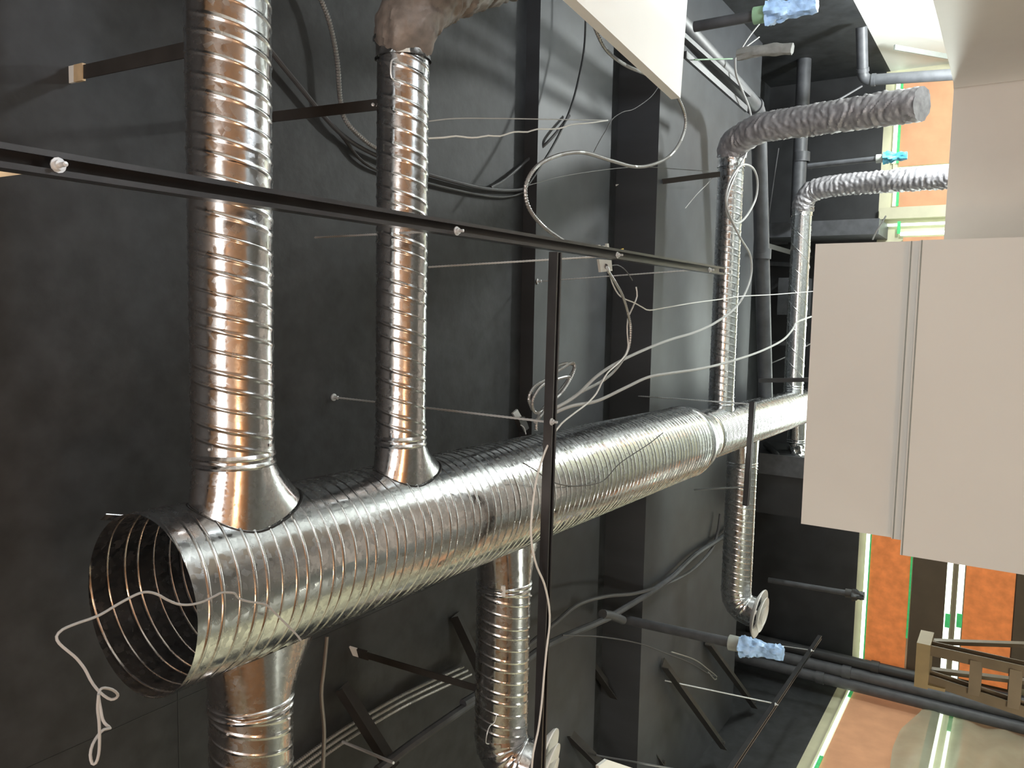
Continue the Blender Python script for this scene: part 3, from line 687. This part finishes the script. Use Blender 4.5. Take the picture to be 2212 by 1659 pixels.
cable('thin_wire', zs([(1545, 376), (1530, 395), (1505, 420), (1480, 450)], 2.1), .003, 'wireg', 'short wire hanging off the strap tip by the beam duct', 'wire')
# junction box
zb = 1.72
t = T('junction_box', pz(1307, 570, zb), 'open bare steel junction box plate hung beneath the long channel', 'junction box')
def platez(pl, z, th, nm, m, par):
    v = [pz(x, y, z) for x, y in pl]; n = len(v); v2 = [p+Vector((0, 0, th)) for p in v]
    return mk(nm, (v+v2, [tuple(range(n)), tuple(range(2*n-1, n-1, -1))]+[(i, (i+1) % n, n+(i+1) % n, n+i) for i in range(n)]), m, par, smooth=False)
bxp = platez([(1294, 560), (1321, 562), (1323, 585), (1298, 588)], zb, .012, 'box_plate', 'boxm', t)
platez([(1292, 529), (1297, 529), (1299, 535), (1303, 535), (1303, 531), (1308, 531), (1309, 536), (1311, 535), (1311, 526), (1315, 526), (1317, 545), (1293, 545)], zb, .010, 'mounting_bracket', 'boxm', t)
mk('knockout', cyl(pz(1308, 575, zb-.002), pz(1308, 575, zb+.004), .012, 14), 'bpaint', bxp)
mk('clamp', tube([pz(1311, 577, zb-.01), pz(1314, 582, zb-.02), pz(1315, 588, zb-.01)], .008, 8), 'zinc', t)
mk('wire_connector', cyl(pz(1335, 545, 1.66), pz(1346, 538, 1.66), .010, 12, .004), 'yellow', label='yellow twist wire connector beside the long channel above junction box', cat='connector')
cable('armoured_cable', zl_([(1314, 586), (1330, 612), (1345, 640), (1357, 680), (1362, 712), (1358, 750), (1340, 785), (1308, 818), (1250, 850), (1205, 880), (1180, 893)], 1.74, 1.80), .0075, 'bx', 'armoured cable bowing down from junction box to the coil', 'cable', None, True)
cable('thin_wire', zs([(1317, 588), (1322, 610), (1335, 635), (1350, 646), (1370, 654), (1388, 664), (1403, 670), (1440, 664), (1500, 654), (1560, 646), (1600, 640), (1660, 637), (1700, 634), (1760, 629)], 1.78), .0036, 'wirew', 'thin white wire running sideways across the beam duct to the partition', 'wire')
cable('dark_wire', zs([(1318, 574), (1335, 573), (1352, 585), (1366, 606)], 1.74), .003, 'bxd', 'short dark wire curling off the junction box', 'wire')
cable('white_cable', zl_([(1374, 620), (1376, 640), (1366, 665), (1356, 690), (1355, 720), (1357, 745), (1352, 765), (1335, 785), (1312, 806), (1298, 830), (1288, 850), (1268, 872), (1240, 893), (1213, 915), (1197, 936)], 1.80, 1.72), .0042, 'wirew', 'white cable snaking from junction box down to the cross channel', 'cable')
cable('white_cable', zl_([(1196, 938), (1182, 965), (1172, 990), (1160, 1030), (1152, 1080), (1148, 1120), (1147, 1150), (1150, 1185), (1160, 1225), (1176, 1262), (1186, 1310), (1187, 1350), (1181, 1400), (1176, 1450), (1170, 1520), (1162, 1580), (1152, 1625), (1147, 1680)], 1.60, 1.56), .0045, 'wirew', 'long white cable hanging along the cross channel down to the bottom edge', 'cable')
cable('grey_cable', zl_([(1178, 893), (1240, 858), (1290, 812), (1340, 780), (1400, 752), (1450, 733), (1500, 718), (1545, 697), (1585, 668), (1610, 632), (1623, 590), (1620, 550), (1600, 515), (1578, 470), (1568, 435), (1575, 395), (1600, 358), (1625, 362), (1636, 390), (1632, 430), (1610, 470), (1588, 482), (1570, 460), (1572, 420), (1592, 370), (1612, 330), (1624, 285), (1620, 240), (1603, 195), (1590, 160), (1588, 128)], 1.78, 1.9), .0085, 'wireg', 'grey cable sweeping over the beam duct and coiling at its hose', 'cable', None, False, .03)
cable('white_cable', zl_([(1588, 128), (1600, 108), (1618, 80), (1640, 52)], 1.9, 1.9), .006, 'wireg', 'pale cable rising from the wrapped fitting to the blue wrapped end', 'cable')
cable('white_cable', zl_([(1597, 112), (1620, 95), (1640, 80)], 1.9, 1.9), .005, 'wireg', 'short pale cable stub above the wrapped fitting', 'cable')
cable('white_cable', zl_([(1655, 12), (1662, -8)], 1.9, 1.9), .006, 'wireg', 'pale cable between the blue wrapped end and the top edge', 'cable')
cable('thin_wire', zs([(1500, 129), (1540, 128), (1582, 127)], 1.9), .005, 'greenc', 'green taped wire stub beside the upper right pipe', 'wire')
cable('grey_cable', zl_([(1180, 900), (1232, 878), (1290, 866), (1350, 838), (1400, 815), (1450, 806), (1510, 797), (1570, 783), (1640, 760), (1690, 735), (1712, 712), (1722, 696), (1752, 684)], 1.78, 1.7), .0085, 'wireg', 'grey cable passing low over the beam duct to the partition edge', 'cable', None, False, .03)
# coil by the cross channel
coil = [(1150, 885), (1142, 860), (1155, 835), (1180, 820), (1215, 795), (1238, 784), (1240, 800), (1225, 830), (1200, 860), (1175, 885), (1155, 890), (1150, 865), (1168, 835), (1195, 822), (1230, 815), (1215, 845), (1190, 870), (1170, 895), (1155, 912)]
cable('armoured_cable', zl_(coil, 1.95, 1.82), .0075, 'bx', 'coiled armoured cable bundle behind the cross channel', 'cable', None, True)
cable('armoured_cable', zl_([(1200, 792), (1222, 785), (1240, 790), (1232, 812), (1205, 850), (1175, 880), (1160, 905), (1158, 930)], 1.97, 1.9), .0075, 'bx', 'single armoured cable tail dropping from the coil to the main duct', 'cable', None, True)
t = T('cable_bracket', pz(1125, 905, 2.0), 'small open steel bracket with cut white wires above the main duct', 'bracket')
platez([(1108, 893), (1118, 884), (1128, 902), (1120, 912)], 2.2, .01, 'bracket_plate', 'zinc', t)
platez([(1120, 905), (1134, 900), (1143, 925), (1132, 934)], 2.18, .03, 'bracket_box', 'strap', t)
mk('cut_wire', tube(zs([(1125, 918), (1132, 924), (1136, 938)], 2.15), .003, 6, .01), 'wirew', t)
# far, behind the pipe
cable('thin_wire', [pyy(1640, 795, 9), pyy(1700, 770, 9), pyy(1752, 742, 9)], .006, 'wireg', 'thin far wire slanting across the smooth branch duct', 'wire')
cable('thin_wire', [pyy(1682, 320, 9.8), pyy(1670, 400, 9.8), pyy(1661, 470, 9.8), pyy(1664, 498, 9.8), pyy(1710, 490, 9.8)], .008, 'bxd', 'dark wire drop on the black far wall', 'wire')
cable('thin_wire', [pyy(1800, 222, 8.3), pyy(1830, 205, 8.4), pyy(1862, 186, 8.5)], .010, 'bxd', 'dark wire from drain pipe elbow to the crumpled hose', 'wire')
cable('thin_wire', [pyy(1885, 518, 8.8), pyy(1893, 500, 8.8), pyy(1906, 480, 8.8), pyy(1914, 466, 8.8)], .008, 'wireg', 'short pale wire above the partition corner', 'wire')
cable('thin_wire', zs([(1130, 1000), (1160, 1018), (1190, 1040), (1240, 1050), (1300, 1040), (1340, 1000), (1400, 960), (1432, 935)], 1.72), .0028, 'wired', 'thin dark wire drooping in front of the main duct', 'wire')
for (p0, p1, lab) in (((1645, 525), (1702, 523), 'first'), ((1645, 568), (1745, 574), 'second'), ((1645, 740), (1745, 744), 'third'), ((1640, 868), (1690, 866), 'lowest')):
    mk('wall_strut', bar(pyy(*p0, 10.05), pyy(*p1, 10.05), .05, .03), 'pipe', smooth=False, label=lab+' of the pale grey bars on the black far wall beside the partition', cat='bar', group='pale grey bars on the far wall')
mk('wall_bulkhead', box(pyy(1700, 497, 9.7).x-.1, pyy(1700, 488, 9.7).x+.02, 9.5, 10.19, pyy(1905, 480, 9.7).z, pyy(1655, 500, 9.7).z), 'pipe', smooth=False, label='grey downstand on the far wall above the partition corner', cat='downstand')
mk('ventilation_box', box(pyy(1700, 680, 9.8).x, pyy(1700, 600, 9.8).x, 9.8, 10.1, pyy(1740, 640, 9.8).z, pyy(1680, 640, 9.8).z), 'pipe', smooth=False, label='grey box on the far wall behind the smooth branch duct', cat='box')
# the tangled wire across the open end
wz = [(650, 1383), (638, 1368), (620, 1350), (592, 1322), (577, 1308), (562, 1303), (540, 1300), (518, 1294), (510, 1286), (505, 1281), (480, 1280), (465, 1287), (440, 1299), (412, 1306), (385, 1305), (362, 1296), (340, 1284), (320, 1279), (300, 1282), (275, 1294), (250, 1308), (222, 1325), (200, 1335), (165, 1347), (135, 1360), (122, 1375), (128, 1390), (145, 1405), (165, 1422), (183, 1445), (195, 1468), (208, 1487), (225, 1503), (240, 1511), (252, 1507), (254, 1499), (243, 1490), (226, 1486), (216, 1490), (213, 1505), (217, 1530), (222, 1555), (230, 1566), (238, 1573), (224, 1576), (212, 1588), (200, 1608), (195, 1630), (199, 1649), (207, 1648), (213, 1630), (215, 1600), (214, 1560), (211, 1530), (213, 1500)]
cable('loose_wire', zl_(wz, 1.70, 1.45), .0030, 'wireg', 'tangled grey wire drifting across the open end of the main duct', 'wire', None, False, .008)
mk('white_tile', (lambda v: (v+[q+Vector((0, 0, .02)) for q in v], [(0, 1, 2, 3, 4), (9, 8, 7, 6, 5), (0, 1, 6, 5), (1, 2, 7, 6), (2, 3, 8, 7), (3, 4, 9, 8), (4, 0, 5, 9)]))([pz(x, y, 2.0) for x, y in ((1293, 1655), (1312, 1641), (1372, 1661), (1450, 1720), (1300, 1720))]), 'soffit', smooth=False, label='white tile edge at the bottom of the picture right of the edge diffuser', cat='tile')
mk('light_streak', bar(pz(-30, 380, 1.9), pz(50, 370, 1.9), .012, .006), 'wood', smooth=False, label='short pale strip painted as a reflected light streak under the long channel at the left edge', cat='strip')  # pale bar stands in for a streak of reflected light
# ladder
YL = 5.8
t = T('step_ladder', (pyy(2212, 1455, YL).x, YL, -1.6), 'brown fibreglass step ladder standing before the lower orange sheet', 'ladder')
def lz(px, py, y=YL): return pyy(px, py, y)
c0 = lz(1998, 1391); c1 = lz(2006, 1478)
zt2 = (c0.z+c1.z)/2
sl = .09   # outward slope of the rails
def railx(z, s):  # s=+1 right(+X) rail
    k = (zt2-z)
    return (c0.x-.02+k*sl*.55) if s > 0 else (c1.x+.05-k*sl*.55)
def raily(z): return YL-(zt2-z)*.16
for s in (1, -1):
    a = Vector((railx(zt2, s), raily(zt2), zt2)); b = Vector((railx(-1.6, s), raily(-1.6), -1.6))
    mk('rail', bar(a, b, 0, 0, Vector((0, 1, 0)), [(-.034, .045), (-.034, -.045), (.034, -.045), (.034, -.036), (-.024, -.036), (-.024, .036), (.034, .036), (.034, .045)]), 'ladder', t, smooth=False)
    a2_ = Vector((railx(zt2, s), raily(zt2)+.12, zt2)); b2q = Vector((railx(-1.6, s), YL+1.0, -1.6))
    mk('rear_rail', bar(a2_, b2q, .025, .05, Vector((0, 1, 0))), 'ladder', t, smooth=False)
z = pyy(2110, 1428, YL).z
while z > -1.45:
    mk('step', box(railx(z, -1), railx(z, 1), raily(z)-.05, raily(z)+.05, z-.034, z+.034), 'ladder', t, smooth=False); z -= pyy(2110, 1428, YL).z-pyy(2196, 1432, YL).z
mk('top_cap', box(railx(zt2, -1)-.05, railx(zt2, 1)+.05, YL-.09, YL+.17, zt2-.02, zt2+.06), 'ladcap', t, smooth=False)
mk('cap_bracket', box(railx(zt2, -1)-.04, railx(zt2, -1)-.02, YL-.09, YL+.10, zt2-.12, zt2-.02), 'ladcap', t, smooth=False)

# ================================================================== light
def lamp(kind, name, loc, energy, color, size=.3, target=None, size_y=None, spread=None):
    l = bpy.data.lights.new(name, kind); l.energy = energy; l.color = color
    if kind == 'AREA':
        l.shape = 'RECTANGLE'; l.size = size; l.size_y = size_y or size
    else: l.shadow_soft_size = size
    o = bpy.data.objects.new(name, l); C.objects.link(o); o.location = (loc[0], loc[1], loc[2]+EYE)
    if target is not None:
        d = Vector(target)-Vector(loc); o.rotation_euler = d.to_track_quat('-Z', 'Y').to_euler()
    if spread: l.spread = spread
    return o
lamp('POINT', 'work_lamp_by_white_wall', (2.2, 7.6, .25), 330, (.95, 1.0, .98), .12)
lamp('POINT', 'work_lamp_right', (1.5, 2.8, -.95), 240, (.88, .94, 1.0), .16)
lamp('POINT', 'warm_lamp_left_behind', (-1.0, .1, -1.15), 45, (1.0, .70, .42), .14)
lamp('AREA', 'warm_fill_behind', (-.5, YB+.1, -.1), 150, (1.0, .94, .88), 3.0, (-.5, 4, -.9), 1.6)  # added fill behind the camera, for the partition and warm reflections
lamp('AREA', 'storefront_daylight', (-1.0, FAR-.25, .9), 14, (.85, 1.0, .9), 5.0, (-1.0, 0, .2), .5)
lamp('AREA', 'left_wall_fill', (-2.2, 4.2, -1.2), 60, (1.0, .98, .84), .5, (-4.4, 4.6, .2), .5)  # added fill on the left wall, so the main duct reflects cream
w = bpy.data.worlds.new('World'); bpy.context.scene.world = w; w.use_nodes = True
w.node_tree.nodes['Background'].inputs['Color'].default_value = (.5, .55, .6, 1)
w.node_tree.nodes['Background'].inputs['Strength'].default_value = .3

# ================================================================== camera
cd = bpy.data.cameras.new('camera'); co = bpy.data.objects.new('camera', cd); C.objects.link(co)
cd.sensor_fit = 'HORIZONTAL'; cd.sensor_width = 36.0; cd.lens = F/W*36.0; cd.clip_start = .02
R3 = Matrix((M[0], [-q for q in M[1]], [-q for q in M[2]])).transposed()
co.matrix_world = Matrix.Translation((0, 0, EYE)) @ R3.to_4x4()
sc = bpy.context.scene; sc.camera = co
sc.view_settings.view_transform = 'Standard'; sc.view_settings.look = 'None'
sc.view_settings.gamma = 1.0; sc.view_settings.use_curve_mapping = False
sc.view_settings.exposure = 0.0
